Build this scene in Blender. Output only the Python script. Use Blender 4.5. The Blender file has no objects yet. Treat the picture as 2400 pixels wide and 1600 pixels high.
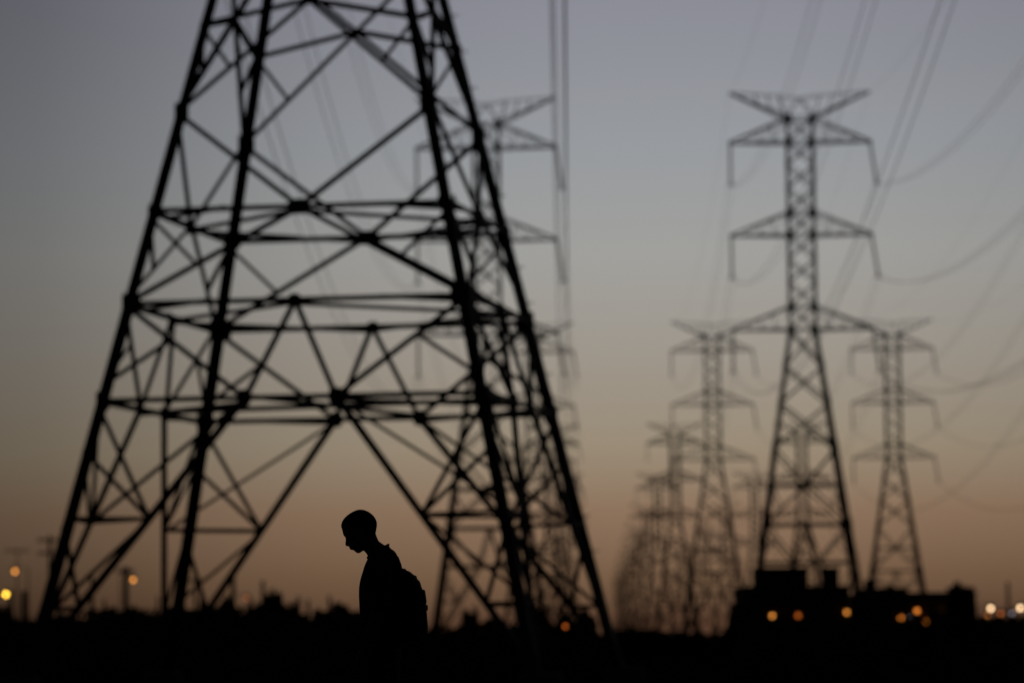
import bpy, bmesh, math, random
from mathutils import Vector, Matrix, noise
random.seed(7)
sc = bpy.context.scene
COL = sc.collection
R = math.radians

# ------------------------------------------------------------------ camera
FPX, HOR, HC, ROLL, FOCUS = 9011.0, 1497.8, 1.0, 0.0100, 20.2
PITCH = math.atan((HOR - 800) / FPX)
cam = bpy.data.cameras.new('camera')
cam.lens = FPX * 36 / 2400
cam.sensor_width = 36
cam.clip_end = 20000
cam.dof.use_dof = True
cam.dof.focus_distance = FOCUS
cam.dof.aperture_fstop = 2.6
cam_o = bpy.data.objects.new('camera', cam)
COL.objects.link(cam_o)
sc.camera = cam_o
FWD = Vector((0, math.cos(PITCH), math.sin(PITCH)))
UP0 = Vector((0, -math.sin(PITCH), math.cos(PITCH)))
RT0 = Vector((1, 0, 0))
RT = RT0 * math.cos(ROLL) - UP0 * math.sin(ROLL)
UPV = RT0 * math.sin(ROLL) + UP0 * math.cos(ROLL)
m = Matrix((RT, UPV, -FWD)).transposed().to_4x4()
m.translation = (0, 0, HC)
cam_o.matrix_world = m

def at(px, py, D):
    """point of the place seen at photo pixel (px, py) at D metres north of the camera"""
    d = RT * ((px - 1200) / FPX) + UPV * ((800 - py) / FPX) + FWD
    return Vector((0, 0, HC)) + d * (D / d.y)

# ------------------------------------------------------------------ sky, weak afterglow sun, exposure
def lin(c):
    return tuple((v / 255 / 12.92) if v <= 10 else ((v / 255 + .055) / 1.055) ** 2.4 for v in c)

world = bpy.data.worlds.new('World')
sc.world = world
world.use_nodes = True
nt = world.node_tree
N, L = nt.nodes, nt.links
for n in list(N):
    N.remove(n)
out = N.new('ShaderNodeOutputWorld')
tc = N.new('ShaderNodeTexCoord')
sep = N.new('ShaderNodeSeparateXYZ')
L.new(tc.outputs['Generated'], sep.inputs[0])

def math_node(op, a, b=None, c=None):
    n = N.new('ShaderNodeMath'); n.operation = op
    for i, v in enumerate((a, b, c)):
        if v is None:
            continue
        if isinstance(v, (int, float)):
            n.inputs[i].default_value = v
        else:
            L.new(v, n.inputs[i])
    return n.outputs[0]

def ramp_node(fac, stops):
    r = N.new('ShaderNodeValToRGB')
    e = r.color_ramp.elements
    r.color_ramp.interpolation = 'LINEAR'
    while len(e) > 1:
        e.remove(e[-1])
    e[0].position = stops[0][0]; e[0].color = (*stops[0][1], 1)
    for p, c in stops[1:]:
        q = e.new(p); q.color = (*c, 1)
    L.new(fac, r.inputs[0])
    return r.outputs[0]

def zpos(y):
    return math.sqrt(max(0, math.sin(math.atan((HOR - y) / FPX))))
elev = math_node('SQRT', math_node('MAXIMUM', sep.outputs[2], 0.0))
BAND = [(0.0, (80, 53, 40)), (zpos(1450), (92, 66, 49)), (zpos(1350), (118, 92, 70)), (zpos(1200), (140, 114, 92)),
        (zpos(1050), (152, 138, 118)), (zpos(850), (156, 148, 137)), (zpos(600), (159, 158, 155)),
        (zpos(350), (150, 153, 157)), (zpos(0), (138, 139, 149))]
stops = [(p, lin(c)) for p, c in BAND]
stops += [(0.52, (.19, .20, .24)), (0.66, (.08, .09, .12)), (0.84, (.03, .033, .05)), (1.0, (.015, .018, .03))]
skycol = ramp_node(elev, stops)
azim = math_node('ARCTAN2', sep.outputs[0], sep.outputs[1])
azf = math_node('MULTIPLY_ADD', azim, 1 / (2 * math.pi), 0.5)
def ap(x):
    return 0.5 + math.atan((x - 1200) / FPX) / (2 * math.pi)
azstops = [(0.0, .05), (0.25, .07), (0.5 - R(30) / 6.283, .14), (ap(-900), .24), (ap(0), .42), (ap(300), .60), (ap(700), .84),
           (ap(1100), .97), (ap(1500), 1.02), (ap(1900), 1.0), (ap(2400), .90), (ap(3600), .66), (0.5 + R(40) / 6.283, .3),
           (0.75, .09), (1.0, .05)]
azcol = ramp_node(azf, [(p, (v, v, v)) for p, v in azstops])
mix = N.new('ShaderNodeMix'); mix.data_type = 'RGBA'; mix.blend_type = 'MULTIPLY'
mix.inputs['Factor'].default_value = 1
L.new(skycol, mix.inputs['A']); L.new(azcol, mix.inputs['B'])
bg = N.new('ShaderNodeBackground'); bg.inputs[1].default_value = 1.0
L.new(mix.outputs['Result'], bg.inputs[0])
sky = N.new('ShaderNodeTexSky')
sky.sky_type = 'NISHITA'; sky.sun_disc = False
sky.sun_elevation = R(-4); sky.sun_rotation = R(4); sky.dust_density = 3
bg2 = N.new('ShaderNodeBackground'); bg2.inputs[1].default_value = 0.05
L.new(sky.outputs[0], bg2.inputs[0])
add = N.new('ShaderNodeAddShader')
L.new(bg.outputs[0], add.inputs[0]); L.new(bg2.outputs[0], add.inputs[1])
L.new(add.outputs[0], out.inputs[0])

sun = bpy.data.lights.new('sun', 'SUN')
sun.energy = 0.015; sun.angle = R(10); sun.color = (1, .7, .45)
sun_o = bpy.data.objects.new('sun', sun); COL.objects.link(sun_o)
sun_o.rotation_euler = (R(-88), 0, R(-4))     # last glow, low behind the towers

sc.view_settings.view_transform = 'Standard'
sc.view_settings.look = 'None'
sc.view_settings.exposure = 0
sc.view_settings.gamma = 1
sc.view_settings.use_curve_mapping = False
sc.render.engine = 'CYCLES'
sc.cycles.use_denoising = True
sc.cycles.max_bounces = 4
sc.cycles.sample_clamp_indirect = 4
sc.cycles.film_exposure = 1

# ------------------------------------------------------------------ materials
def material(name, c1, c2=None, scale=8.0, rough=.8, metal=0.0, bump=0.0, spec=.3):
    mt = bpy.data.materials.new(name); mt.use_nodes = True
    t = mt.node_tree; b = t.nodes['Principled BSDF']
    b.inputs['Roughness'].default_value = rough
    b.inputs['Metallic'].default_value = metal
    b.inputs['Specular IOR Level'].default_value = spec
    co = t.nodes.new('ShaderNodeTexCoord')
    nz = t.nodes.new('ShaderNodeTexNoise'); nz.inputs['Scale'].default_value = scale; nz.inputs['Detail'].default_value = 5
    t.links.new(co.outputs['Object'], nz.inputs['Vector'])
    rp = t.nodes.new('ShaderNodeValToRGB')
    rp.color_ramp.elements[0].position = .35; rp.color_ramp.elements[1].position = .68
    rp.color_ramp.elements[0].color = (*c1, 1); rp.color_ramp.elements[1].color = (*(c2 or c1), 1)
    t.links.new(nz.outputs[0], rp.inputs[0]); t.links.new(rp.outputs[0], b.inputs['Base Color'])
    if bump:
        bp = t.nodes.new('ShaderNodeBump'); bp.inputs['Strength'].default_value = bump
        t.links.new(nz.outputs[0], bp.inputs['Height']); t.links.new(bp.outputs[0], b.inputs['Normal'])
    return mt

def lamp_material(name, col, strength):
    mt = bpy.data.materials.new(name); mt.use_nodes = True
    t = mt.node_tree; b = t.nodes['Principled BSDF']
    b.inputs['Base Color'].default_value = (*col, 1)
    b.inputs['Emission Color'].default_value = (*col, 1)
    b.inputs['Emission Strength'].default_value = strength
    return mt

STEEL = material('weathered_steel', (.030, .031, .033), (.048, .047, .045), 3, .75, .2)
FARSTEEL = STEEL
WIRE = material('aluminium_cable', (.05, .05, .052), (.07, .07, .07), 2, .7, .2)
GLASSY = material('insulator_porcelain', (.05, .04, .035), (.07, .055, .05), 6, .4)
CONCRETE = material('concrete', (.05, .048, .046), (.075, .072, .068), 4, .9, 0, .2)
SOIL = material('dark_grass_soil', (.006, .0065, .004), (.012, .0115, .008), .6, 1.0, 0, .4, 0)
LEAF = material('dusk_foliage', (.014, .019, .009), (.030, .038, .018), .9, .95, 0, 0, .05)
BARK = material('bark', (.03, .024, .018), (.05, .04, .03), 6, .95, 0, .4, .05)
WOOD = material('pole_wood', (.035, .028, .02), (.055, .045, .035), 5, .9, 0, .2, .1)
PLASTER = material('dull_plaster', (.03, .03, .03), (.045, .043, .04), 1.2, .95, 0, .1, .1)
ROOF = material('roof_felt', (.02, .02, .02), (.03, .03, .03), 2, .95, 0, 0, .1)
PANE = material('dark_window_glass', (.01, .011, .013), (.014, .014, .016), 2, .25, 0, 0, .3)
DOORM = material('metal_door_paint', (.02, .022, .025), (.03, .03, .033), 3, .6)
SKIN = material('skin', (.05, .028, .018), (.065, .036, .024), 12, .7, 0, 0, .15)
HAIR = material('cropped_hair', (.008, .007, .006), (.014, .012, .01), 60, .95, 0, .5, .05)
SHIRT = material('dark_cotton', (.012, .013, .018), (.02, .021, .027), 20, .95, 0, .15, .05)
TROUS = material('dark_denim', (.012, .014, .02), (.02, .022, .03), 25, .95, 0, .15, .05)
NYLON = material('black_nylon', (.010, .010, .011), (.016, .016, .018), 40, .85, 0, .2, .1)
RUBBER = material('black_rubber', (.01, .01, .01), (.016, .016, .016), 20, .9, 0, 0, .1)
SODIUM = lamp_material('sodium_lamp', (1.0, .36, .06), 3.2)
YELLOWL = lamp_material('yellow_lamp', (1.0, .56, .05), 9)
AMBER = lamp_material('amber_lamp', (1.0, .30, .04), 3.2)
DIMRED = lamp_material('dim_amber_lamp', (1.0, .22, .03), 0.9)
CREAM = lamp_material('warm_white_lamp', (1.0, .66, .36), 5.5)
PALE = lamp_material('pale_lamp', (.8, .8, 1.0), 0.6)

# ------------------------------------------------------------------ mesh helpers
class MB:
    def __init__(s):
        s.v, s.f = [], []
    def poly(s, verts, faces):
        o = len(s.v)
        s.v += [tuple(v) for v in verts]
        s.f += [tuple(i + o for i in f) for f in faces]
    def prism(s, ring0, ring1):
        n = len(ring0)
        s.poly(list(ring0) + list(ring1), [tuple(range(n))[::-1], tuple(range(n, 2 * n))] +
               [(i, (i + 1) % n, n + (i + 1) % n, n + i) for i in range(n)])
    def frame(s, p, q, hint=None):
        d = (Vector(q) - Vector(p)).normalized()
        h = Vector(hint) if hint is not None else Vector((0.13, 0.21, 1))
        if abs(d.dot(h.normalized())) > .97:
            h = Vector((1, .3, .1))
        a = (h - d * h.dot(d)).normalized()
        return d, a, d.cross(a)
    def angle(s, p, q, size, t=None, hint=None, off=0.0):
        """rolled steel angle (L section) from p to q; hint is the outward normal"""
        p, q = Vector(p), Vector(q)
        d, a, b = s.frame(p, q, hint)
        t = t or size * .14
        pr = [(-.5, -.5), (.5, -.5), (.5, -.5 + t / size), (-.5 + t / size, -.5 + t / size), (-.5 + t / size, .5), (-.5, .5)]
        ring = lambda c: [c + b * (x * size) - a * (y * size + off) for x, y in pr]
        s.prism(ring(p), ring(q))
    def bar(s, p, q, w, h=None, hint=None):
        p, q = Vector(p), Vector(q); h = h or w
        d, a, b = s.frame(p, q, hint)
        ring = lambda c: [c + b * (x * w / 2) + a * (y * h / 2) for x, y in ((-1, -1), (1, -1), (1, 1), (-1, 1))]
        s.prism(ring(p), ring(q))
    def tube(s, pts, rad, n=8):
        pts = [Vector(p) for p in pts]
        if not hasattr(rad, '__len__'):
            rad = [rad] * len(pts)
        ch = pts[-1] - pts[0]
        hint = Vector((0, 1, .1)) if abs(ch.y) < .6 * ch.length else Vector((1, .05, .1))
        rings = []
        for i, p in enumerate(pts):
            a, b = pts[max(i - 1, 0)], pts[min(i + 1, len(pts) - 1)]
            d, u, w = s.frame(a, b, hint)
            rings.append([p + u * (rad[i] * math.cos(t)) + w * (rad[i] * math.sin(t)) for t in [2 * math.pi * k / n for k in range(n)]])
        s.loft(rings)
    def loft(s, rings):
        n = len(rings[0]); m_ = len(rings)
        fs = [tuple(range(n))[::-1], tuple((m_ - 1) * n + k for k in range(n))]
        for i in range(m_ - 1):
            for k in range(n):
                fs.append((i * n + k, i * n + (k + 1) % n, (i + 1) * n + (k + 1) % n, (i + 1) * n + k))
        s.poly([v for r in rings for v in r], fs)
    def ball(s, c, r, n=10, m_=7):
        c = Vector(c); r = Vector(r) if hasattr(r, '__len__') else Vector((r, r, r))
        rings = []
        for i in range(m_):
            ph = -math.pi / 2 + math.pi * (i + .5) / m_
            rings.append([c + Vector((r.x * math.cos(ph) * math.cos(2 * math.pi * k / n), r.y * math.cos(ph) * math.sin(2 * math.pi * k / n), r.z * math.sin(ph))) for k in range(n)])
        s.loft(rings)
    def box(s, c, size):
        x, y, z = c; a, b, h = size[0] / 2, size[1] / 2, size[2] / 2
        s.prism([(x - a, y - b, z - h), (x + a, y - b, z - h), (x + a, y + b, z - h), (x - a, y + b, z - h)],
                [(x - a, y - b, z + h), (x + a, y - b, z + h), (x + a, y + b, z + h), (x - a, y + b, z + h)])
    def mesh(s, name, mat, smooth=False, fix=True):
        me = bpy.data.meshes.new(name)
        me.from_pydata(s.v, [], s.f)
        if fix:
            bm = bmesh.new(); bm.from_mesh(me)
            bmesh.ops.recalc_face_normals(bm, faces=bm.faces)
            bm.to_mesh(me); bm.free()
        me.materials.append(mat)
        if smooth:
            for p in me.polygons:
                p.use_smooth = True
        return me
    def build(s, name, mat, parent=None, smooth=False, fix=True):
        return link(name, s.mesh(name, mat, smooth, fix), parent)

def link(name, data, parent=None):
    o = bpy.data.objects.new(name, data); COL.objects.link(o)
    if parent is not None:
        o.parent = parent
    return o
def tag(o, label, cat, group=None, kind=None):
    o['label'] = label; o['category'] = cat
    if group: o['group'] = group
    if kind: o['kind'] = kind
    return o
def thing(name, label, cat, loc=(0, 0, 0), rz=0, group=None, kind=None):
    o = link(name, None); o.location = loc; o.rotation_euler = (0, 0, rz)
    o.empty_display_size = .3
    return tag(o, label, cat, group, kind)
def copy_tree(o, parent=None):
    c = o.copy(); COL.objects.link(c)
    if parent is not None:
        c.parent = parent
    for ch in list(o.children):
        copy_tree(ch, c)
    return c

# ------------------------------------------------------------------ ground
g = MB()
rad = [2, 12, 25, 45, 80, 140, 260, 500, 1000, 2500, 6000]
rings = []
for r in rad:
    rings.append([(r * math.cos(2 * math.pi * k / 72), r * math.sin(2 * math.pi * k / 72),
                   (0.02 * noise.noise(Vector((r * math.cos(k * .0873) * .2, r * math.sin(k * .0873) * .2, 0)))) if r < 100 else 0) for k in range(72)])
nv = 72
g.v = [v for r in rings for v in r]
g.f = [tuple(range(nv))] + [(i * nv + k, i * nv + (k + 1) % nv, (i + 1) * nv + (k + 1) % nv, (i + 1) * nv + k) for i in range(len(rad) - 1) for k in range(nv)]
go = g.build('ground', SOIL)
go['kind'] = 'structure'

# ------------------------------------------------------------------ lattice towers
def face_pt(half, f, s, z):
    """point on tower face f (0 front, 1 right, 2 back, 3 left) at s in -1..1 across, height z"""
    h = half(z)
    return [Vector((s * h, -h, z)), Vector((h, s * h, z)), Vector((-s * h, h, z)), Vector((-h, -s * h, z))][f]
NORM = [Vector((0, -1, 0)), Vector((1, 0, 0)), Vector((0, 1, 0)), Vector((-1, 0, 0))]

def lower_body(half, lv, K):
    """list of (kind, face, p, q) for the braced lower body; lv = dict of levels"""
    z0, z1, z2, z3, za, zb = lv['z0'], lv['z1'], lv['z2'], lv['z3'], lv['za'], lv['zb']
    M = []
    n3 = .235
    def Lp(a, b, t):
        return a + (b - a) * t
    for f in range(4):
        P = lambda s, z: face_pt(half, f, s, z)
        for z in (z1, z2, z3):
            M.append(('horizontal_brace', f, P(-1, z), P(1, z)))
        wa, wb = half(za), half(zb)
        zc = za + (zb - za) * wa / (wa + wb)
        if lv.get('ring0'):
            for s in (-1, 1):
                M.append(('horizontal_brace', f, P(s, lv['ring0']), P(0, zc)))
        for s in (-1, 1):
            M.append(('diagonal_brace', f, P(s, za), P(-s, zb)))
            M.append(('diagonal_brace', f, P(s, za), P(0, z1)))
            M.append(('diagonal_brace', f, P(0, z1), P(s, z2)))
            M.append(('diagonal_brace', f, P(0, z2), P(s * n3, z3)))
            M.append(('diagonal_brace', f, P(s, z2), P(s * n3, z3)))
            foot = P(s, .25)
            N3 = P(s * n3, z3)
            M.append(('main_brace', f, N3, foot))
            a1, a2 = Lp(N3, foot, .43), Lp(N3, foot, .745)
            zz1, zz2 = a1.z, a2.z
            M.append(('secondary_brace', f, P(s, zz1 + .04), a1))
            M.append(('secondary_brace', f, P(s, z3 - .05), a1))
            M.append(('secondary_brace', f, P(s, z3 - (z3 - zz1) * .42), a1))
            M.append(('secondary_brace', f, P(s, zz1 - .1), a2))
            M.append(('secondary_brace', f, P(s, zz2), a2))
            b1 = Lp(P(s, z2), N3, .385)
            M.append(('secondary_brace', f, b1, P(s, z2 + (z3 - z2) * .84)))
            c1 = Lp(P(0, z1), P(s, z2), .59)
            M.append(('secondary_brace', f, c1, P(s, z1 - .1)))
            if lv.get('ring0'):
                d1 = Lp(P(s, za), P(-s, zb), .24)
                M.append(('secondary_brace', f, d1, P(s, lv['ring0'])))
    if lv.get('ring0'):            # hip bracing round the legs
        N3, A1, A2 = {}, {}, {}
        for f in range(4):
            for s in (-1, 1):
                n, ft = face_pt(half, f, s * n3, z3), face_pt(half, f, s, .25)
                N3[f, s], A1[f, s], A2[f, s] = n, Lp(n, ft, .43), Lp(n, ft, .745)
        for f in range(4):
            c, d = (f, 1), ((f + 1) % 4, -1)
            M.append(('hip_brace', f, A1[c], A1[d])); M.append(('hip_brace', f, A2[c], A2[d]))
            o, e = (c, d) if f % 2 else (d, c)
            M.append(('hip_brace', f, A1[o], N3[e])); M.append(('hip_brace', f, A2[o], A1[e]))
    for z in (z1, z2, z3):
        for f in range(4):
            a = face_pt(half, f, 0 if z != z3 else n3, z); b = face_pt(half, (f + 1) % 4, 0 if z != z3 else -n3, z)
            M.append(('plan_brace', f, a + Vector((0, 0, -.06)), b + Vector((0, 0, -.06))))
            if z == z3:
                M.append(('plan_brace', f, face_pt(half, f, -n3, z) + Vector((0, 0, .07)), face_pt(half, (f + 2) % 4, -n3, z) + Vector((0, 0, .07))))
            else:
                c = face_pt(half, f, .5, z); d = face_pt(half, (f + 1) % 4, -.5, z)
                M.append(('plan_brace', f, c + Vector((0, 0, .05)), d + Vector((0, 0, .05))))
    return M

def cage(half, z0, z1, n):
    M = []
    zs = [z0 + (z1 - z0) * i / n for i in range(n + 1)]
    for f in range(4):
        for i in range(n):
            for s in (-1, 1):
                M.append((f, face_pt(half, f, s, zs[i]), face_pt(half, f, -s, zs[i + 1])))
    return M

def leg_mesh(half, sx, sy, levels, size, pegs=False):
    mb = MB()
    for a, b in zip(levels[:-1], levels[1:]):
        p = Vector((sx * half(a), sy * half(a), a)); q = Vector((sx * half(b), sy * half(b), b))
        sz = size(.5 * (a + b))
        d = (q - p).normalized()
        # flanges lie in the two faces that meet at this corner
        for ax in (Vector((-sx, 0, 0)), Vector((0, -sy, 0))):
            u = (ax - d * ax.dot(d)).normalized(); w = d.cross(u)
            t = sz * .13
            ring = lambda c: [c - u * .004, c + u * sz, c + u * sz + w * t, c - u * .004 + w * t]
            mb.prism(ring(p - d * .02), ring(q))
    if pegs:
        z = 3.0
        while z < levels[-1]:
            h = half(z)
            p = Vector((sx * h, sy * h, z))
            mb.bar(p, p + (Vector((sx * .17, 0, 0)) if int(z / .4) % 2 else Vector((0, sy * .17, 0))), .022)
            z += .4
    return mb

def gusset(mb, c, nrm, w, h, t=.02, off=.03):
    n = Vector(nrm); up = Vector((0, 0, 1)); r = n.cross(up)
    o = Vector(c) + n * off
    pr = [(-.5, -.28), (-.3, -.5), (.3, -.5), (.5, -.28), (.5, .28), (.3, .5), (-.3, .5), (-.5, .28)]
    mb.prism([o + r * (x * w) + up * (y * h) for x, y in pr], [o + n * t + r * (x * w) + up * (y * h) for x, y in pr])

def arm_mesh(half, s, zr, zb, span, k=1.0):
    """cross arm: bottom chords level at zb, upper chords falling from zr to the tip"""
    mb = MB(); tip = Vector((s * span, 0, zb))
    hb, ht = half(zb), half(zr)
    for sy in (-1, 1):
        r0 = Vector((s * hb, sy * hb, zb)); r1 = Vector((s * ht, sy * ht, zr))
        tp = tip + Vector((0, sy * .12, 0)); tpu = tp + Vector((0, 0, .12))
        mb.angle(r0, tp, .17 * k, hint=(0, sy, 0)); mb.angle(r1, tpu, .15 * k, hint=(0, sy, 0))
        n = 4
        for i in range(1, n):
            a = r0.lerp(tp, i / n); b = r1.lerp(tpu, i / n)
            mb.angle(a, b, .05 * k, hint=(0, sy, 0))
            b2 = r1.lerp(tpu, (i - 1) / n)
            mb.angle(a, b2, .05 * k, hint=(0, sy, 0), off=.02)
    for i in range(4):
        a = Vector((s * hb, -hb, zb)).lerp(tip + Vector((0, -.12, 0)), i / 4); b = Vector((s * hb, hb, zb)).lerp(tip + Vector((0, .12, 0)), (i + 1) / 4)
        mb.angle(a, b, .07 * k, hint=(0, 0, 1))
    mb.box(tip + Vector((0, 0, .03)), (.3, .4, .3))
    return mb

def horn_mesh(half, s, zt, zh, span, k=1.0):
    """slanting earth wire horn at the very top"""
    mb = MB(); tip = Vector((s * span, 0, zh)); h = half(zt)
    inn = []
    for sy in (-1, 1):
        r0 = Vector((s * h, sy * h, zt)); tp = tip + Vector((0, sy * .1, 0))
        up = Vector((s * (h + .65), sy * h * .5, zh - .25))
        mb.angle(r0, tp, .17 * k, hint=(0, sy, 0))
        mb.angle(up, tp + Vector((0, 0, .1)), .05 * k, hint=(0, sy, 0))
        mb.angle(r0 + Vector((s * .05, 0, .05)), up, .08 * k, hint=(0, sy, 0))
        mb.angle(up, Vector((s * .02, sy * h * .5, zh - .55)), .06 * k, hint=(0, sy, 0))
        mb.angle(r0 + Vector((0, 0, .06)), Vector((s * .03, sy * h * .5, zh - .5)), .08 * k, hint=(0, sy, 0), off=.03)
        for i in (1, 2, 3):
            mb.angle(r0.lerp(tp, i / 4), up.lerp(tp, i / 4), .06 * k, hint=(0, sy, 0))
    mb.box(tip, (.25, .3, .2))
    return mb

def insulator_mesh(length, lean=0.0, r=.21):
    mb = MB()
    pts, rr = [(0, 0, .0)], [.03]
    n = 18
    for i in range(n):
        t = (i + .5) / n
        for dz, rd in ((-.30, .05), (-.05, r), (.12, r * .95), (.3, .05)):
            z = -(t + dz / n) * length
            pts.append((lean * t, 0, z)); rr.append(rd)
    pts.append((lean, 0, -length)); rr.append(.04)
    mb.tube(pts, rr, 10)
    mb.box((lean, 0, -length - .06), (.62, .14, .12))
    return mb

# ---- shared lattice tower of the far rows
def half_far(z):
    return 1.27 + max(0, 29.1 - z) * .1455
ZT, ZH, SPAN, INS = 48.7, 51.0, 6.45, 3.7
ARMS = [(48.6, 46.4), (39.9, 37.8), (31.2, 29.1)]
LV_FAR = dict(z0=0, z1=14.8, z2=11.2, z3=7.7, za=18.2, zb=22.3)
def far_members():
    M = [(k, f, p, q) for k, f, p, q in lower_body(half_far, LV_FAR, 1)]
    for f, p, q in cage(half_far, 22.3, 29.1, 2):
        M.append(('diagonal_brace', f, p, q))
    for f, p, q in cage(half_far, 29.1, ZT, 9):
        M.append(('cage', f, p, q))
    return M
SIZE_K = {'horizontal_brace': .17, 'diagonal_brace': .17, 'main_brace': .19, 'secondary_brace': .10, 'plan_brace': .09, 'cage': .115}

def far_leg_size(z):
    return .34 if z < 18 else (.29 if z < 29 else .21)

def build_far_parts(root):
    for sx, sy in ((-1, -1), (1, -1), (1, 1), (-1, 1)):
        leg_mesh(half_far, sx, sy, [0.0, 7.7, 14.8, 22.3, 29.1, 39, ZT], far_leg_size).build('leg', FARSTEEL, root)
    faces = [MB() for _ in range(4)]; plans = {}
    for i, (k, f, p, q) in enumerate(far_members()):
        tgt = plans.setdefault(round(p.z), MB()) if k == 'plan_brace' else faces[f]
        tgt.angle(p, q, SIZE_K[k], hint=NORM[f] if k != 'plan_brace' else (0, 0, 1), off=.004 * (i % 7))
    for f in range(4):
        for z in (46.4, 37.8, 29.1, 31.2, 39.9, 48.6):
            faces[f].angle(face_pt(half_far, f, -1, z), face_pt(half_far, f, 1, z), .14, hint=NORM[f], off=.05)
            for s in (-.82, .82):
                gusset(faces[f], face_pt(half_far, f, s, z), NORM[f], .55, .6)
        gusset(faces[f], face_pt(half_far, f, 0, 14.8), NORM[f], .8, .6)
        for s in (-.93, .93):
            gusset(faces[f], face_pt(half_far, f, s, 11.2), NORM[f], .7, .7)
        faces[f].build('bracing_panel', FARSTEEL, root)
    for pl in plans.values():
        pl.build('plan_bracing', FARSTEEL, root)
    for s in (-1, 1):
        for zr, zb in ARMS:
            arm_mesh(half_far, s, zr, zb, SPAN, .95).build('cross_arm', FARSTEEL, root)
            o = insulator_mesh(INS, .55 if s > 0 else .0).build('insulator_string', GLASSY, root, True)
            o.location = (s * SPAN, 0, zb - .1)
        horn_mesh(half_far, s, ZT, ZH, 6.35, 1.05).build('earth_wire_horn', FARSTEEL, root)
    f = MB()
    for sx in (-1, 1):
        for sy in (-1, 1):
            h = half_far(0)
            f.box((sx * h, sy * h, .1), (1.0, 1.0, .7))
    f.build('footing', CONCRETE, root)

YAW = -R(1.2)
PROW = 'rows of steel lattice power towers'
# row, column -> (x px of the centre, distance, scale)
first = thing('transmission_tower', 'large steel lattice tower with three arm pairs, rising behind the dark building', 'power tower', group=PROW)
build_far_parts(first)
TOW = {}
def place(o, key, x, D, k=1.0, dz=0.0):
    o.location = (x, D, dz); o.rotation_euler = (0, 0, YAW); o.scale = (k, k, k)
    TOW[key] = (Vector((x, D, dz)), k)
place(first, 'R1', at(1874, 270, 357).x, 357, 1.013)
def cp(key, x, D, label, k=1.0, dz=0.0):
    o = copy_tree(first); place(o, key, x, D, k, dz); o['label'] = label; return o
cp('L1', at(1139, 280, 357).x, 357, 'steel lattice tower half hidden behind the huge near tower', 1.008)
cp('R2', at(1668, 780, 628).x, 628, 'blurred lattice tower left of the tower that rises behind the building', 1.03)
cp('RR2', at(2090, 772, 628).x, 628, 'blurred slim lattice tower standing right of the tower behind the building', 1.03)
cp('L2', 3.4, 628, 'faint lattice tower whose arm tips show beside the near tower right leg', 1.03)
# farther towers: too small to show their parts, one shared mesh
whole = MB()
for sx, sy in ((-1, -1), (1, -1), (1, 1), (-1, 1)):
    t = leg_mesh(half_far, sx, sy, [0.0, 14.8, 29.1, ZT], lambda z: .45); whole.poly(t.v, t.f)
for i, (k, f, p, q) in enumerate(far_members()):
    whole.angle(p, q, SIZE_K[k] * 1.4, hint=NORM[f] if k != 'plan_brace' else (0, 0, 1), off=.004 * (i % 7))
for s_ in (-1, 1):
    for zr, zb in ARMS:
        t = arm_mesh(half_far, s_, zr, zb, SPAN, 1.9); whole.poly(t.v, t.f)
        t = insulator_mesh(INS, .5 if s_ > 0 else 0, .2); whole.poly([(x + s_ * SPAN, y, z + zb - .1) for x, y, z in t.v], t.f)
    t = horn_mesh(half_far, s_, ZT, ZH, 6.35, 1.7); whole.poly(t.v, t.f)
WM = whole.mesh('transmission_tower', FARSTEEL, fix=False)
far_rows = [('R3', 37.9, 900, 'hazy distant tower with outspread top, overlapping the left edge of the blurred lattice tower'),
            ('RR3', 67.6, 900, 'distant lattice tower seen through the legs of the tower behind the building'),
            ('L3', 9.0, 900, 'distant lattice tower seen through the near tower right legs, taller of those'),
            ('R4', 43.9, 1171, 'distant tower just left of the hazy one with outspread top'),
            ('RR4', 73.3, 1171, 'tiny distant tower between the two blurred towers left of the building'),
            ('L4', 14.8, 1171, 'small distant tower seen between the near tower right legs'),
            ('R5', 49.7, 1442, 'faint distant tower, third of the receding cluster counted from its tallest'),
            ('RR5', 79.2, 1442, 'tiny tower behind the base of the blurred tower left of the building'),
            ('L5', 20.5, 1442, 'very small tower beside the foot of the near tower right leg'),
            ('R6', 55.3, 1713, 'faint distant tower, fourth of the receding cluster counted from its tallest'),
            ('RR6', 85.0, 1713, 'tiny tower behind the left leg of the blurred tower left of the building'),
            ('R7', 61.0, 1984, 'faint distant tower, fifth of the receding cluster counted from its tallest'),
            ('RR7', 90.6, 1984, 'tiny tower in the middle of the receding cluster at the skyline'),
            ('R8', 66.7, 2255, 'faint distant tower, sixth of the receding cluster counted from its tallest'),
            ('R9', 72.4, 2526, 'faint distant tower, seventh of the receding cluster counted from its tallest'),
            ('R10', 78.0, 2797, 'faint distant tower, eighth of the receding cluster counted from its tallest'),
            ('R11', 83.6, 3068, 'faint distant tower, ninth of the receding cluster counted from its tallest'),
            ('R12', 89.3, 3339, 'smallest tower at the far left end of the receding cluster'),
            ('RR8', 96.3, 2255, 'tiny tower between the cluster middle and the blurred tower left of the building')]
for key, x, D, lab in far_rows:
    o = link('transmission_tower', WM)
    tag(o, lab, 'power tower', PROW)
    place(o, key, x, D, 1.0)

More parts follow.
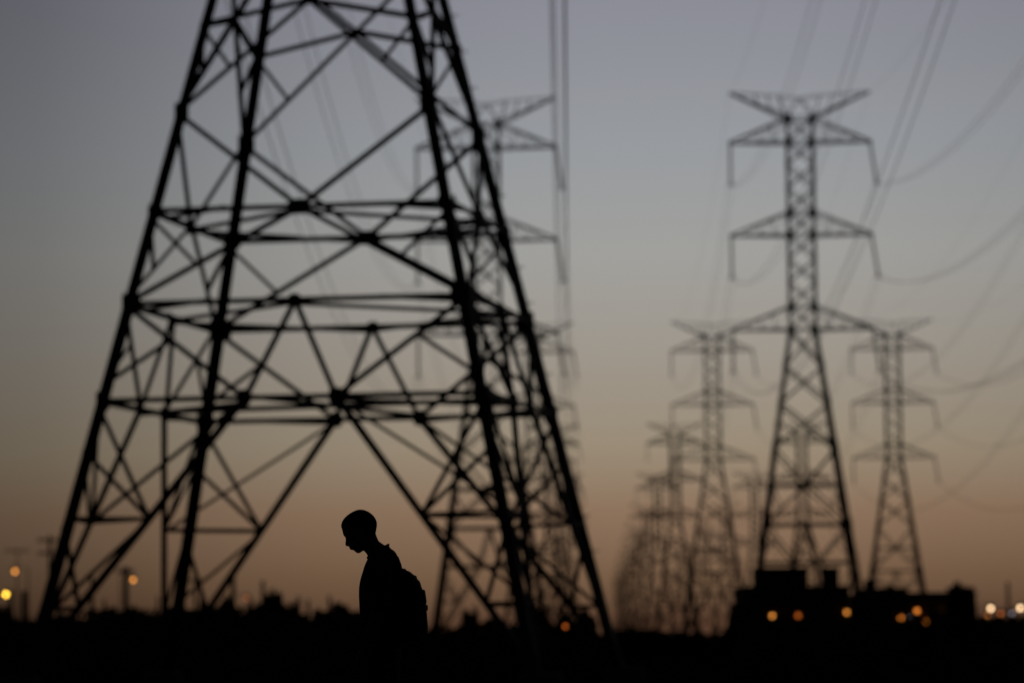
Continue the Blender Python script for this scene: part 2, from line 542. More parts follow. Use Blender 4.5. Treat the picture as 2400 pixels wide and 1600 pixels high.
# ---- the near tower, each member a part
NX, ND, NYAW = -3.87, 84.0, -.1844
def half_near(z):
    return max(1.33, 5.49 - .2192 * z)
near = thing('transmission_tower', 'huge near steel lattice tower straddling the walking man, its top out of view', 'power tower', (NX, ND, 0), NYAW)
LV_NEAR = dict(z0=0, z1=10.16, z2=8.15, z3=6.08, za=12.31, zb=16.38, ring0=14.25)
NSIZE = {'horizontal_brace': .115, 'diagonal_brace': .105, 'main_brace': .14, 'secondary_brace': .085, 'plan_brace': .085, 'hip_brace': .07}
def near_leg_size(z):
    return .235 if z < 8 else (.215 if z < 14 else .2)
for i, (sx, sy) in enumerate(((-1, -1), (1, -1), (1, 1), (-1, 1))):
    mb = leg_mesh(half_near, sx, sy, [-.1, 3.0, 6.08, 8.15, 12.31, 16.38, 19.0, 29.1, 39, ZT], near_leg_size, pegs=(i in (1, 2)))
    lg = mb.build('leg', STEEL, near)
    fm = MB(); h = half_near(0)
    fm.tube([(sx * h, sy * h, -.5), (sx * h, sy * h, .3), (sx * h, sy * h, .34)], [.5, .45, .40], 16)
    fm.build('footing', CONCRETE, lg)
for i, (k, f, p, q) in enumerate(lower_body(half_near, LV_NEAR, 1)):
    mb = MB()
    mb.angle(p, q, NSIZE[k], hint=NORM[f] if k not in ('plan_brace', 'hip_brace') else (0, 0, 1), off=.006 * (i % 9))
    mb.build(k, STEEL, near)
upper = [MB() for _ in range(4)]
for f, p, q in cage(half_near, 16.38, 19.0, 1) + cage(half_near, 19.0, ZT, 20):
    upper[f].angle(p, q, .10, hint=NORM[f], off=.01)
for f in range(4):
    for z in (16.38, 19.0, 29.1, 31.2, 37.8, 39.9, 46.4, 48.6):
        upper[f].angle(face_pt(half_near, f, -1, z), face_pt(half_near, f, 1, z), .13, hint=NORM[f], off=.04)
    upper[f].build('bracing_panel', STEEL, near)
for f in range(4):
    gs = [(0, 10.16, .48, .33), (0, 8.15, .26, .26), (.235, 6.08, .28, .36), (-.235, 6.08, .28, .36),
          (.955, 8.15, .40, .48), (-.955, 8.15, .40, .48), (.96, 12.31, .30, .45), (-.96, 12.31, .30, .45),
          (.965, 6.08, .26, .42), (-.965, 6.08, .26, .42), (0, 14.72, .20, .20), (.955, 10.16, .26, .34), (-.955, 10.16, .26, .34)]
    for s, z, w, h in gs:
        mb = MB(); gusset(mb, face_pt(half_near, f, s, z), NORM[f], w, h)
        mb.build('gusset_plate', STEEL, near)
NSP = 5.0
for s in (-1, 1):
    for zr, zb in ARMS:
        arm_mesh(half_near, s, zr, zb, NSP).build('cross_arm', STEEL, near)
        o = insulator_mesh(INS).build('insulator_string', GLASSY, near, True); o.location = (s * NSP, 0, zb - .1)
    horn_mesh(half_near, s, ZT, ZH, NSP).build('earth_wire_horn', STEEL, near)
TOW['L0'] = (Vector((NX, ND, 0)), 1.0)

# ------------------------------------------------------------------ conductors: twin bundles span by span
TOW['R0'] = (Vector((19.6, 86, 0)), 1.0)
TOW['RR1'] = (Vector((56.4, 357, 0)), 1.0)
def tipw(key, s, z, ins=True):
    c, k = TOW[key]
    sp = NSP if key == 'L0' else SPAN
    yw = NYAW if key == 'L0' else YAW
    lean = .55 if (s > 0 and key != 'L0') else 0
    x = s * sp + (lean if ins else 0); zz = z - (INS + .2 if ins else 0)
    return c + Vector((x * math.cos(yw), x * math.sin(yw), zz)) * k
def cable(p, q, sag, r, n=40):
    pts = []
    for i in range(n + 1):
        t = i / n
        v = p.lerp(q, t); v = Vector((v.x, v.y, v.z - 4 * sag * t * (1 - t)))
        pts.append(v)
    return pts
NAMES = {0: 'top', 1: 'middle', 2: 'bottom'}
SPANS = [('L0', 'L1', 'from near to half hidden tower'),
         ('R0', 'R1', 'running to the tower behind the building'),
         ('R1', 'R2', 'from the building tower to the blurred one'),
         ('L1', 'L2', 'leaving the half hidden tower into the distance'),
         ('RR1', 'RR2', 'from the right edge to the slim right tower')]
for a, b, txt in SPANS:
    D1 = TOW[b][0].y
    for s in (-1, 1):
        side = 'left' if s < 0 else 'right'
        for i, (zr, zb) in enumerate(ARMS):
            p, q = tipw(a, s, zb), tipw(b, s, zb)
            root = thing('power_line', 'twin cable on %s %s arm, %s' % (NAMES[i], side, txt), 'power line', p, group='twin conductors between the towers')
            pts = cable(p, q, 8.2, 0)
            for off in (-.24, .24):
                mb = MB(); mb.tube([v - p + Vector((off, 0, 0)) for v in pts], .017, 6)
                mb.build('cable', WIRE, root)
        p, q = tipw(a, s, ZH, False), tipw(b, s, ZH, False)
        mb = MB(); mb.tube([v - p for v in cable(p, q, 6.0, 0)], .010, 6)
        o = mb.build('earth_wire', WIRE); o.location = p
        tag(o, 'thin wire on %s top horn, %s' % (side, txt), 'power line', 'thin earth wires between the towers')

# ------------------------------------------------------------------ the walking man
PD = FOCUS
def cpx(x, y):            # close-up pixel of the figure -> metres (x along the walk, z up), in the plane of the walk
    v = at(700 + x / 4.48, 1150 + y / 4.48, PD)
    return v.x, v.z
PX0 = at(880, 1400, PD).x
def ring(f, b, hw, n=28, e=2.0, skew=0.0):
    """closed ring between front point f and back point b (close-up pixels), half width hw metres"""
    fx, fz = cpx(*f); bx, bz = cpx(*b)
    pts = []
    for k in range(n):
        t = 2 * math.pi * k / n
        c, s_ = math.cos(t), math.sin(t)
        cc = math.copysign(abs(c) ** (2 / e), c); ss = math.copysign(abs(s_) ** (2 / e), s_)
        u = .5 - .5 * cc
        pts.append(Vector((fx + (bx - fx) * u - PX0, hw * ss * (1 - skew * (.5 - u)), fz + (bz - fz) * u)))
    return pts
def fuse(mb, name, mat, parent, voxel=.006, smooth_it=4):
    o = mb.build(name, mat, parent, True)
    md = o.modifiers.new('fuse', 'REMESH'); md.mode = 'VOXEL'; md.voxel_size = voxel; md.use_smooth_shade = True
    if smooth_it:
        sm = o.modifiers.new('relax', 'SMOOTH'); sm.iterations = smooth_it; sm.factor = .45
    dg = bpy.context.evaluated_depsgraph_get()
    me = bpy.data.meshes.new_from_object(o.evaluated_get(dg))
    o.modifiers.clear(); o.data = me
    me.name = name
    for p in me.polygons:
        p.use_smooth = True
    return o
def limb(mb, pts, rad, n=14):
    pts = [Vector(p) for p in pts]
    fine, fr = [], []
    for i in range(len(pts) - 1):
        for j in range(6):
            t = j / 6
            fine.append(pts[i].lerp(pts[i + 1], t)); fr.append(rad[i] * (1 - t) + rad[i + 1] * t)
    fine.append(pts[-1]); fr.append(rad[-1])
    mb.tube(fine, fr, n)
    mb.ball(pts[0], rad[0]); mb.ball(pts[-1], rad[-1])

man = thing('person', 'man walking with bowed head and cropped hair, in dark clothes with a backpack', 'person', (PX0, PD, 0))
body = MB()
# head: front / back profile of the skull and face
HEAD = [(195, 632, 668, .022), (200, 610, 692, .036), (215, 572, 730, .052), (235, 537, 757, .062), (260, 503, 785, .070), (290, 474, 806, .075),
        (320, 455, 818, .078), (350, 446, 822, .079), (375, 445, 820, .079), (395, 452, 815, .078), (410, 457, 812, .077),
        (430, 462, 808, .076), (450, 465, 803, .075), (465, 471, 799, .074), (480, 484, 794, .073), (495, 504, 788, .072),
        (515, 518, 778, .070), (540, 526, 765, .068), (560, 529, 750, .066), (577, 530, 738, .063), (588, 531, 728, .060), (597, 533, 722, .057),
        (605, 537, 715, .054), (612, 546, 710, .051), (616, 552, 704, .049), (620, 574, 690, .045), (626, 584, 680, .042), (632, 588, 668, .038), (641, 598, 655, .032), (648, 607, 645, .024), (652, 618, 634, .012)]
body.loft([ring((f + (11 if y < 315 else 4 if y < 330 else 0), y + (9 if y < 250 else 0)), (b - (9 if y < 440 else 0), y + (9 if y < 250 else 0)), hw - (.006 if y < 440 else 0), e=2.15, skew=.25 if y > 365 else 0) for y, f, b, hw in HEAD])
# nose: wedge from brow to nostrils
nose = [(474, 482, 512, .006), (495, 492, 530, .008), (515, 493, 545, .009), (535, 491, 550, .011), (553, 490, 552, .014), (566, 490, 552, .017), (574, 494, 552, .017), (579, 503, 545, .012)]
body.loft([ring((f, y), (b, y), hw, n=16) for y, f, b, hw in nose])
body.loft([ring((532, y), (570, y), hw, n=12) for y, hw in ((596, .018), (602, .022), (607, .020))])
body.loft([ring((545, y), (590, y), hw, n=12) for y, hw in ((607, .020), (613, .022), (619, .016))])
# ears, brows
for s in (-1, 1):
    ex, ez = cpx(655, 470)
    body.ball((ex - PX0, s * .079, ez), (.021, .009, .034))
    body.ball((ex - PX0 + .004, s * .086, ez + .012), (.015, .006, .018))
    bx, bz = cpx(492, 462)
    body.ball((bx - PX0 + .012, s * .030, bz), (.012, .022, .007))
# neck
NECK = [((600, 440), (806, 440), .050), ((640, 490), (824, 490), .054), ((656, 540), (842, 528), .057), ((668, 590), (872, 548), .060), ((684, 626), (905, 570), .064), ((702, 646), (935, 590), .070), ((720, 668), (955, 620), .078), ((726, 692), (985, 660), .09), ((722, 730), (1010, 720), .11)]
body.loft([ring(f, b, hw, e=2.1) for f, b, hw in NECK])
# torso, hips (under the clothes)
TOR = [((745, 745), (975, 680), .10), ((730, 800), (1000, 760), .145), ((710, 860), (1025, 830), .16), ((680, 970), (1050, 970), .16), ((660, 1100), (1060, 1100), .155), ((665, 1250), (1045, 1250), .150), ((675, 1420), (1045, 1420), .155), ((675, 1580), (1065, 1580), .165), ((690, 1700), (1060, 1720), .16), ((720, 1800), (1020, 1800), .12)]
body.loft([ring(f, b, hw, e=2.3) for f, b, hw in TOR])
def W(x, z, y=0.0):
    return Vector((x, y, z))
shx, shz = cpx(868, 770); shx -= PX0
for s in (-1, 1):
    sw = -.03 if s < 0 else .05        # arms swing a little as he walks
    sh = W(shx, shz, s * .185); el = W(shx + sw * .5 - .005, shz - .30, s * .225); wr = W(shx - .07 + sw * 1.6, shz - .555, s * .215)
    limb(body, [sh + Vector((0, 0, -.035)), el, wr], [.046, .040, .027])
    # palm and five fingers
    d = (wr - el).normalized(); fwd = Vector((-1, 0, 0)); fwd = (fwd - d * fwd.dot(d)).normalized(); side = d.cross(fwd)
    palm = wr + d * .085
    rings_ = []
    for t, a, b in ((0, .024, .017), (.03, .031, .017), (.065, .040, .016), (.095, .041, .014)):
        c = wr + d * t
        rings_.append([c + fwd * (a * math.cos(u)) + Vector((0, 1, 0)) * (b * math.sin(u)) for u in [2 * math.pi * k / 14 for k in range(14)]])
    body.loft(rings_)
    inn = Vector((0, -s, 0))
    for j, (o_, ln) in enumerate(((.030, .072), (.010, .080), (-.010, .074), (-.030, .058))):
        r0 = wr + d * .09 + fwd * o_
        r1 = r0 + d * ln * .48 + inn * .008; r2 = r1 + d * ln * .32 + inn * .016; r3 = r2 + d * ln * .2 + inn * .02
        limb(body, [r0, r1, r2, r3], [.0095, .009, .008, .0072], 8)
    t0 = wr + d * .03 + fwd * .026; t1 = t0 + d * .032 + fwd * .024 + inn * .008; t2 = t1 + d * .032 + fwd * .008 + inn * .008
    limb(body, [t0, t1, t2], [.012, .0105, .0085], 8)
# legs mid stride
hipx = cpx(870, 1700)[0] - PX0; hipz = .88
LEGS = []
for s, kx, fx in ((-1, -.13, -.20), (1, .02, .26)):
    hip = W(hipx, hipz, s * .09); kn = W(hipx + kx, .475, s * .095); an = W(hipx + fx + (.02 if s > 0 else 0), .085 if s < 0 else .13, s * .095)
    LEGS.append((s, hip, kn, an))
    limb(body, [hip, kn, an], [.078, .052, .036])
    toe = an + Vector((-.15, 0, -.045 if s < 0 else -.085)); limb(body, [an + Vector((.03, 0, -.04)), toe], [.034, .028])
fuse(body, 'body', SKIN, man, .0038, 1)
# cropped hair: thin cap over the skull
hair = MB()
HR = [(196, 632, 668, .022), (200, 611, 691, .038), (215, 573, 729, .055), (235, 538, 758, .065), (260, 504, 786, .073), (290, 475, 807, .078),
      (320, 456, 819, .081), (340, 451, 822, .0815), (365, 500, 822, .081), (395, 560, 817, .080), (430, 610, 811, .078), (465, 680, 806, .076), (490, 720, 800, .070)]
hair.loft([ring((f, y), (b, y), hw, e=2.15) for y, f, b, hw in HR])
hair.build('hair', HAIR, man, True)
# t-shirt
sh_ = MB()
SHIRT_R = [((722, 706), (943, 560), .070), ((722, 716), (946, 572), .078), ((717, 728), (965, 602), .105), ((708, 748), (1000, 624), .150), ((698, 772), (1024, 652), .185), ((688, 800), (1042, 692), .208),
           ((676, 840), (1060, 760), .216), ((660, 890), (1072, 830), .210), ((648, 930), (1080, 900), .200), ((640, 970), (1085, 970), .192), ((634, 1010), (1088, 1010), .188),
           ((632, 1060), (1088, 1060), .184), ((632, 1110), (1086, 1110), .180), ((635, 1160), (1082, 1160), .178), ((637, 1220), (1076, 1220), .177), ((642, 1265), (1072, 1265), .176),
           ((648, 1400), (1068, 1400), .180), ((655, 1560), (1078, 1560), .186), ((660, 1640), (1084, 1640), .188)]
sh_.loft([ring(f, b, hw, n=36, e=2.25) for f, b, hw in SHIRT_R])
for s in (-1, 1):
    p0 = W(shx, shz + .01, s * .15); p1 = W(shx, shz - .06, s * .205); p2 = W(shx + (.012 if s > 0 else -.012), shz - .24, s * .222)
    limb(sh_, [p0, p1], [.058, .066]); sh_.tube([p1, p1.lerp(p2, .5), p2], [.066, .066, .070], 18)
fuse(sh_, 't_shirt', SHIRT, man, .005, 2)
col_ = MB()
pts = ring((724, 700), (944, 563), .073, n=28)
col_.tube(pts + [pts[0]], .006, 8)
col_.build('collar', SHIRT, man, True)
# trousers
tr = MB()
tr.loft([ring(f, b, hw, e=2.3) for f, b, hw in [((668, 1560), (1056, 1560), .170), ((664, 1640), (1070, 1640), .178), ((676, 1730), (1076, 1730), .18), ((700, 1830), (1050, 1830), .165), ((740, 1900), (1000, 1900), .12)]])
for s, hip, kn, an in LEGS:
    limb(tr, [hip + Vector((0, 0, -.03)), kn], [.095, .072]); tr.tube([kn, kn.lerp(an, .5), an + Vector((0, 0, .0))], [.072, .066, .064], 18)
fuse(tr, 'trousers', TROUS, man, .007, 3)
for s, hip, kn, an in LEGS:
    sh2 = MB()
    p = an + Vector((.05, 0, -an.z + .045)) if s < 0 else an + Vector((.055, 0, -.045))
    q = an + Vector((-.19, 0, -an.z + .035)) if s < 0 else an + Vector((-.17, 0, -an.z + .04))
    limb(sh2, [p, p.lerp(q, .5) + Vector((0, 0, .012)), q], [.044, .046, .034]); sh2.tube([p + Vector((-.03, 0, 0)), an + Vector((0, 0, .04))], [.045, .044], 14)
    o = fuse(sh2, 'shoe', RUBBER, man, .006, 2)

# backpack
pack = thing('backpack', 'dark lumpy backpack worn on the back of the walking man', 'backpack', (PX0, PD, 0))
PK = [(826, 1072, 1090, .05), (820, 1070, 1112, .085), (817, 1068, 1122, .10), (832, 1066, 1133, .118), (842, 1066, 1160, .128), (852, 1066, 1178, .135), (868, 1068, 1194, .142), (884, 1070, 1218, .147), (890, 1072, 1236, .149), (908, 1074, 1240, .151),
      (924, 1076, 1247, .153), (945, 1033, 1269, .155), (965, 1035, 1279, .156), (990, 1037, 1285, .157), (1010, 1039, 1292, .157), (1040, 1041, 1304, .158), (1100, 1041, 1314, .158), (1180, 1037, 1320, .158), (1260, 1031, 1324, .158), (1350, 1025, 1328, .158), (1450, 1021, 1326, .157), (1530, 1021, 1310, .15), (1570, 1025, 1270, .13)]
mb = MB(); mb.loft([ring((f, y), (b, y), hw, n=32, e=3.2) for y, f, b, hw in PK]); mb.build('main_compartment', NYLON, pack, True)
mb = MB()
mb.loft([ring((1270, y), (b, y), hw, n=24, e=4) for y, b, hw in ((1036, 1318, .10), (1042, 1326, .112), (1075, 1331, .116), (1110, 1336, .118), (1155, 1342, .118), (1190, 1337, .118), (1215, 1341, .118), (1260, 1343, .118), (1350, 1350, .118), (1420, 1357, .117), (1480, 1352, .11), (1510, 1330, .1))])
mb.build('front_pocket', NYLON, pack, True)
mb = MB(); bx, bz = cpx(1344, 1225)
mb.box((bx - PX0, 0, bz), (.012, .05, .028)); mb.build('buckle', RUBBER, pack)
mb = MB(); h0 = cpx(1080, 824); mb.tube([(h0[0] - PX0 - .012 + .03 * t, .045 * (2 * t - 1), h0[1] - .01 + .012 * math.sin(math.pi * t)) for t in [k / 8 for k in range(9)]], .006, 8)
mb.build('carry_loop', NYLON, pack, True)
for s in (-1, 1):
    path = [(1078, 860, .10), (1060, 770, .105), (1030, 690, .108), (985, 655, .11), (920, 655, .112), (840, 690, .118), (770, 745, .125), (712, 830, .13), (690, 960, .14), (735, 1100, .165), (830, 1230, .188), (960, 1330, .185), (1075, 1400, .15)]
    cs = [Vector((cpx(x, y)[0] - PX0, s * hw, cpx(x, y)[1])) for x, y, hw in path]
    mb = MB(); rr_ = []
    for i, c in enumerate(cs):
        d = (cs[min(i + 1, len(cs) - 1)] - cs[max(i - 1, 0)]).normalized()
        v = Vector((0, 1, 0)); n_ = d.cross(v).normalized()
        w_ = .03 if i < 9 else .013
        rr_.append([c + v * (w_ * a) + n_ * (.006 * b) for a, b in ((-1, -1), (1, -1), (1, 1), (-1, 1))])
    mb.loft(rr_); mb.build('shoulder_strap', NYLON, pack, False)

# ------------------------------------------------------------------ trees, bushes, scrub
def leaf_quad(mb, c, r):
    n = Vector((random.gauss(0, 1), random.gauss(0, 1), random.gauss(0, 1))).normalized()
    u = n.orthogonal().normalized() * r; w = n.cross(u) * random.uniform(.5, .9)
    c = Vector(c)
    mb.poly([c - u, c + w * .6, c + u, c - w * .6], [(0, 1, 2, 3)])
def bush_meshes(seed, tall):
    """unit bush: radius 1, height about 1 (crown) with stems"""
    rnd = random.Random(seed); random.seed(seed)
    crown, trunk = MB(), MB()
    cl = []
    for i in range(15):
        a = rnd.uniform(0, 6.28); r = rnd.uniform(0, .66) ** .8; z = rnd.uniform(.22, .80) * (1 - .35 * r)
        if tall:
            z = .32 + z * .75; r *= .85
        cl.append((Vector((r * math.cos(a), r * math.sin(a), z)), rnd.uniform(.18, .32)))
    cl.append((Vector((.05, 0, .45)), .42))
    for c, r in cl:
        for k in range(130):
            d = Vector((rnd.gauss(0, 1), rnd.gauss(0, 1), rnd.gauss(0, .8))).normalized() * r * rnd.uniform(.25, 1.08)
            p = c + d
            if p.z > .02:
                leaf_quad(crown, p, rnd.uniform(.07, .13))
    for k in range(900):
        a = rnd.uniform(0, 6.283); u = rnd.uniform(0, 1); q = rnd.uniform(.86, 1.0) + .07 * noise.noise(Vector((3 * math.cos(a), 3 * math.sin(a), 4 * u + seed)))
        rr = math.sqrt(max(0, 1 - u * u)) * .86 * q
        leaf_quad(crown, (rr * math.cos(a), rr * math.sin(a), .08 + .84 * u * q), rnd.uniform(.07, .13))
    trunk.tube([(0, 0, -.05), (.02, .01, .2), (.04, 0, .5)], [.06, .045, .02], 8)
    for c, r in cl[:9]:
        trunk.tube([(.01, 0, .12), (c.x * .5, c.y * .5, .12 + (c.z - .12) * .55), tuple(c)], [.03, .02, .008], 6)
    return crown.mesh('crown', LEAF, False, False), trunk.mesh('trunk', BARK, True)
VAR = [bush_meshes(11 + i, i == 2) for i in range(3)]
def bush(cx, top, halfw, D, label, cat='bush', v=0, name='bush', rz=None):
    """bush whose crown top shows at pixel (cx, top), half width in pixels"""
    p = at(cx, top, D); h = p.z / .91; w = 1.3 * halfw * D / FPX
    o = thing(name, label, cat, (p.x, D, 0), random.uniform(0, 6) if rz is None else rz, 'trees and bushes along the skyline')
    link('crown', VAR[v][0], o); link('trunk', VAR[v][1], o)
    o.scale = (w, w, h)
    return o
B = [(312, 1420, 24, 170, 'low dark bush at the foot of the pole with two cross arms', 0),
     (425, 1421, 34, 160, 'dark bush hugging the foot of the near tower second leg', 1),
     (472, 1419, 16, 165, 'small pointed bush just right of the near tower second leg', 2),
     (530, 1400, 34, 165, 'round dark tree left of the tallest one on the skyline', 1),
     (641, 1385, 38, 170, 'tallest dark tree on the skyline left of the walking man', 0),
     (685, 1414, 30, 172, 'lower bush leaning against the tallest skyline tree', 1),
     (597, 1424, 26, 172, 'low bush between the two dark trees left of the man', 2),
     (796, 1415, 42, 165, 'rounded bush right behind the chest of the walking man', 0),
     (748, 1430, 26, 168, 'small bush left of the rounded bush behind the man', 1),
     (1100, 1436, 22, 230, 'small blurred bush seen inside the legs of the half hidden tower', 2),
     (1150, 1449, 34, 230, 'spreading low bush right of the small blurred one', 0),
     (1262, 1420, 34, 170, 'dense dark bush behind the near tower nearest leg', 0),
     (1322, 1440, 30, 220, 'bush beside the single amber lamp under the near tower', 1),
     (1372, 1436, 30, 200, 'bush behind the foot of the near tower rightmost leg', 2),
     (1480, 1468, 22, 260, 'low bush under the receding tower cluster', 1),
     (1530, 1474, 28, 260, 'second low bush under the receding tower cluster, the broader one', 0),
     (1592, 1478, 26, 260, 'low bush under the blurred tower left of the building', 1),
     (1640, 1484, 20, 260, 'tiny bush at the skyline just left of the building', 0),
     (2246, 1368, 34, 232, 'rounded dark tree at the right end of the building', 0),
     (1716, 1424, 14, 225, 'dark shrub against the left end wall of the building', 1),
     (2085, 1374, 46, 258, 'broad tree showing over the lower roof of the building', 1)]
for cx, top, hw, D, lab, v in B:
    tree = 'tree' in lab.split()
    bush(cx, top, hw, D, lab, 'tree' if tree else 'bush', v, 'tree' if tree else 'bush')

def scrub(name, prof, D, depth, label, n, leaf=.22, kind='stuff'):
    """band of scrub: a lumpy ridge under many leaves, its skyline height given along x"""
    mb = MB()
    xs = []
    for (x0, y0), (x1, y1) in zip(prof[:-1], prof[1:]):
        k = max(2, int((x1 - x0) / 12))
        for i in range(k):
            t = i / k; xs.append((x0 + (x1 - x0) * t, y0 + (y1 - y0) * t))
    xs.append(prof[-1])
    rr_ = []
    for x, y in xs:
        p = at(x, y, D); h = max(.25, p.z - leaf * .4 + .2 * noise.noise(Vector((p.x * .9, D, 0))))
        rr_.append([Vector((p.x, D - depth, -.1)), Vector((p.x, D - depth * .55, h * .62)), Vector((p.x, D - depth * .1, h * .97)), Vector((p.x, D + depth * .2, h)),
                    Vector((p.x, D + depth * .6, h * .6)), Vector((p.x, D + depth, -.1))])
    mb.loft(rr_)
    for i in range(n):
        x, y = random.choice(xs)
        p = at(x + random.uniform(-8, 8), y, D)
        t = random.uniform(-.9, .8)
        z = p.z * (1 - abs(t) ** 2 * .8) + random.gauss(-.02, .10)
        leaf_quad(mb, (p.x, D + t * depth, max(.05, z)), leaf * random.uniform(.5, 1.1))
    o = mb.build(name, LEAF, None, False, False)
    o['label'] = label; o['category'] = 'undergrowth'; o['kind'] = kind
    return o
random.seed(5)
scrub('undergrowth', [(-160, 1430), (-10, 1422), (12, 1424), (24, 1450), (80, 1452), (110, 1440), (150, 1436), (185, 1450), (212, 1436), (240, 1433), (282, 1432), (345, 1436), (380, 1436), (420, 1430), (455, 1438), (500, 1430), (560, 1430),
                      (600, 1437), (700, 1440), (730, 1443), (760, 1436), (830, 1440), (850, 1436), (900, 1450), (985, 1468), (1012, 1473), (1075, 1473), (1095, 1464), (1180, 1470), (1230, 1460), (1296, 1466), (1312, 1480), (1338, 1480), (1352, 1468), (1395, 1478), (1412, 1492)], 150, 4,
      'long dark band of scrub along the skyline under the near tower', 3600)
scrub('undergrowth', [(1400, 1494), (1440, 1478), (1470, 1480), (1520, 1480), (1570, 1487), (1600, 1489), (1640, 1486), (1668, 1490), (1690, 1494), (1712, 1470), (1760, 1470)], 270, 4,
      'thin dark scrub line below the receding tower cluster', 1400, .3)
hg = scrub('hedge', [(2255, 1450), (2290, 1446), (2330, 1447), (2370, 1445), (2420, 1444), (2520, 1440), (2700, 1440)], 235, 2.5, 'long low clipped hedge right of the building', 1500, .22, 'thing')
hg['category'] = 'hedge'

# ------------------------------------------------------------------ buildings
def span_box(mb, x0, x1, y, D, depth, z0=0.0):
    a, b = at(x0, y, D), at(x1, y, D); z = .5 * (a.z + b.z)
    mb.box(((a.x + b.x) / 2, D + depth / 2, (z0 + z) / 2), (b.x - a.x, depth, z - z0))
    return a.x, b.x, z
def building(label, blocks, D, depth, doors, wins):
    root = thing('building', label, 'building', (0, 0, 0), group='low dark buildings right of the towers')
    for i, (x0, x1, y, z0, dd, dep_) in enumerate(blocks):
        mb = MB(); a, b, z = span_box(mb, x0, x1, y + 5, D + dd, dep_, z0)
        w = mb.build('wall' if i == 0 else 'roof_block', PLASTER, root)
        rf = MB(); rf.box(((a + b) / 2, D + dd + dep_ / 2, z + .065), (b - a + .16, dep_ + .16, .13)); rf.build('roof', ROOF, root)
    for x, wd, hd in doors:
        p = at(x, 1450, D)
        mb = MB(); mb.box((p.x, D - .012, hd / 2 + .01), (wd, .05, hd)); d = mb.build('door', DOORM, root)
        mb = MB(); mb.box((p.x + wd * .38, D - .06, 1.0), (.05, .06, .14)); mb.build('handle', STEEL, d)
    for x, zc, w, h in wins:
        p = at(x, 1450, D)
        fr = MB()
        for dx, dz, ww, hh in ((0, h / 2, w + .12, .07), (0, -h / 2, w + .12, .07), (-w / 2, 0, .07, h - .08), (w / 2, 0, .07, h - .08), (0, 0, .04, h - .08)):
            fr.box((p.x + dx, D - .03, zc + dz), (ww, .07, hh))
        f = fr.build('window', DOORM, root)
        mb = MB(); mb.box((p.x, D - .005, zc), (w - .07, .02, h - .08)); mb.build('pane', PANE, f)
    return root
DB = 245
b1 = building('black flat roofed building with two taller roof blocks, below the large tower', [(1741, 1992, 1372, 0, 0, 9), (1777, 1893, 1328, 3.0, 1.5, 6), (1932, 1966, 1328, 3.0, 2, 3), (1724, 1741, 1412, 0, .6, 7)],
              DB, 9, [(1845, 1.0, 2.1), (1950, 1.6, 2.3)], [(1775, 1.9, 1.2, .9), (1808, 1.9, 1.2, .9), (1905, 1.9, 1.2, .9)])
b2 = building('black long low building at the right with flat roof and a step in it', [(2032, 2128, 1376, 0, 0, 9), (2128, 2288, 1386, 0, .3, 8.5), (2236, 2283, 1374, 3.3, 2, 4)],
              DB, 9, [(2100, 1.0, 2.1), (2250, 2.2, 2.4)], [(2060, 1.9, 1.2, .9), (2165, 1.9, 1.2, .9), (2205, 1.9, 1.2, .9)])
mb = MB(); span_box(mb, 1993.5, 2030.5, 1392, DB + 1, .35)
lw = mb.build('wall', PLASTER)
tag(lw, 'dark wall closing the gap between the two low buildings', 'wall')
tank = thing('water_tank', 'small rounded tank on the left roof edge of the long low building', 'tank', (at(2050, 1376, DB).x, DB + 3, at(2050, 1376, DB).z - .1))
mb = MB(); mb.tube([(0, 0, .15), (0, 0, .2), (0, 0, .55), (0, 0, .68)], [.38, .42, .42, .12], 16); mb.build('drum', ROOF, tank, True)
for sx in (-1, 1):
    mb = MB(); mb.box((sx * .22, 0, .1), (.08, .5, .2)); mb.build('foot', STEEL, tank)

# ------------------------------------------------------------------ lamps
def wall_lamp(x, y, D, mat, r, label, lamp_cat='wall lamp'):
    p = at(x, y, D)
    root = thing('wall_lamp', label, lamp_cat, (p.x, D, p.z), group='lamps burning on the dark buildings')
    mb = MB(); mb.box((0, .235, .05), (.14, .03, .2)); mb.build('back_plate', STEEL, root)
    mb = MB(); mb.tube([(0, .22, .06), (0, .12, .13), (0, 0, .12)], .02, 8); mb.build('bracket', STEEL, root)
    mb = MB(); mb.tube([(0, 0, r + .012), (0, 0, r + .05)], [r * .9, r * .5], 12); mb.build('hood', STEEL, root)
    mb = MB(); mb.ball((0, 0, 0), r, 12, 8); mb.build('bulb', mat, root, True)
    return root
LD = DB - .26
for x, y, mat, r, lab in [(1810, 1442, SODIUM, .10, 'bright orange lamp at the left on the building with roof blocks'),
                          (1871, 1442, DIMRED, .13, 'dim red orange lamp in the middle of the building with roof blocks'),
                          (1985, 1434, SODIUM, .10, 'orange lamp at the right corner of the building with roof blocks'),
                          (2112, 1447, AMBER, .11, 'amber lamp left in the cluster on the long low building'),
                          (2149, 1431, AMBER, .12, 'amber lamp topmost in the cluster on the long low building'),
                          (2133, 1444, PALE, .06, 'faint pale lamp in the cluster on the long low building'),
                          (2164, 1445, DIMRED, .09, 'dim red lamp in the cluster on the long low building'),
                          (2170, 1456, AMBER, .11, 'amber lamp lowest in the cluster on the long low building'),
                          (2219, 1429, SODIUM, .11, 'bright orange lamp alone near the right end of the long low building')]:
    wall_lamp(x, y, LD if not (2128 < x < 2290) else LD + .3, mat, r, lab)

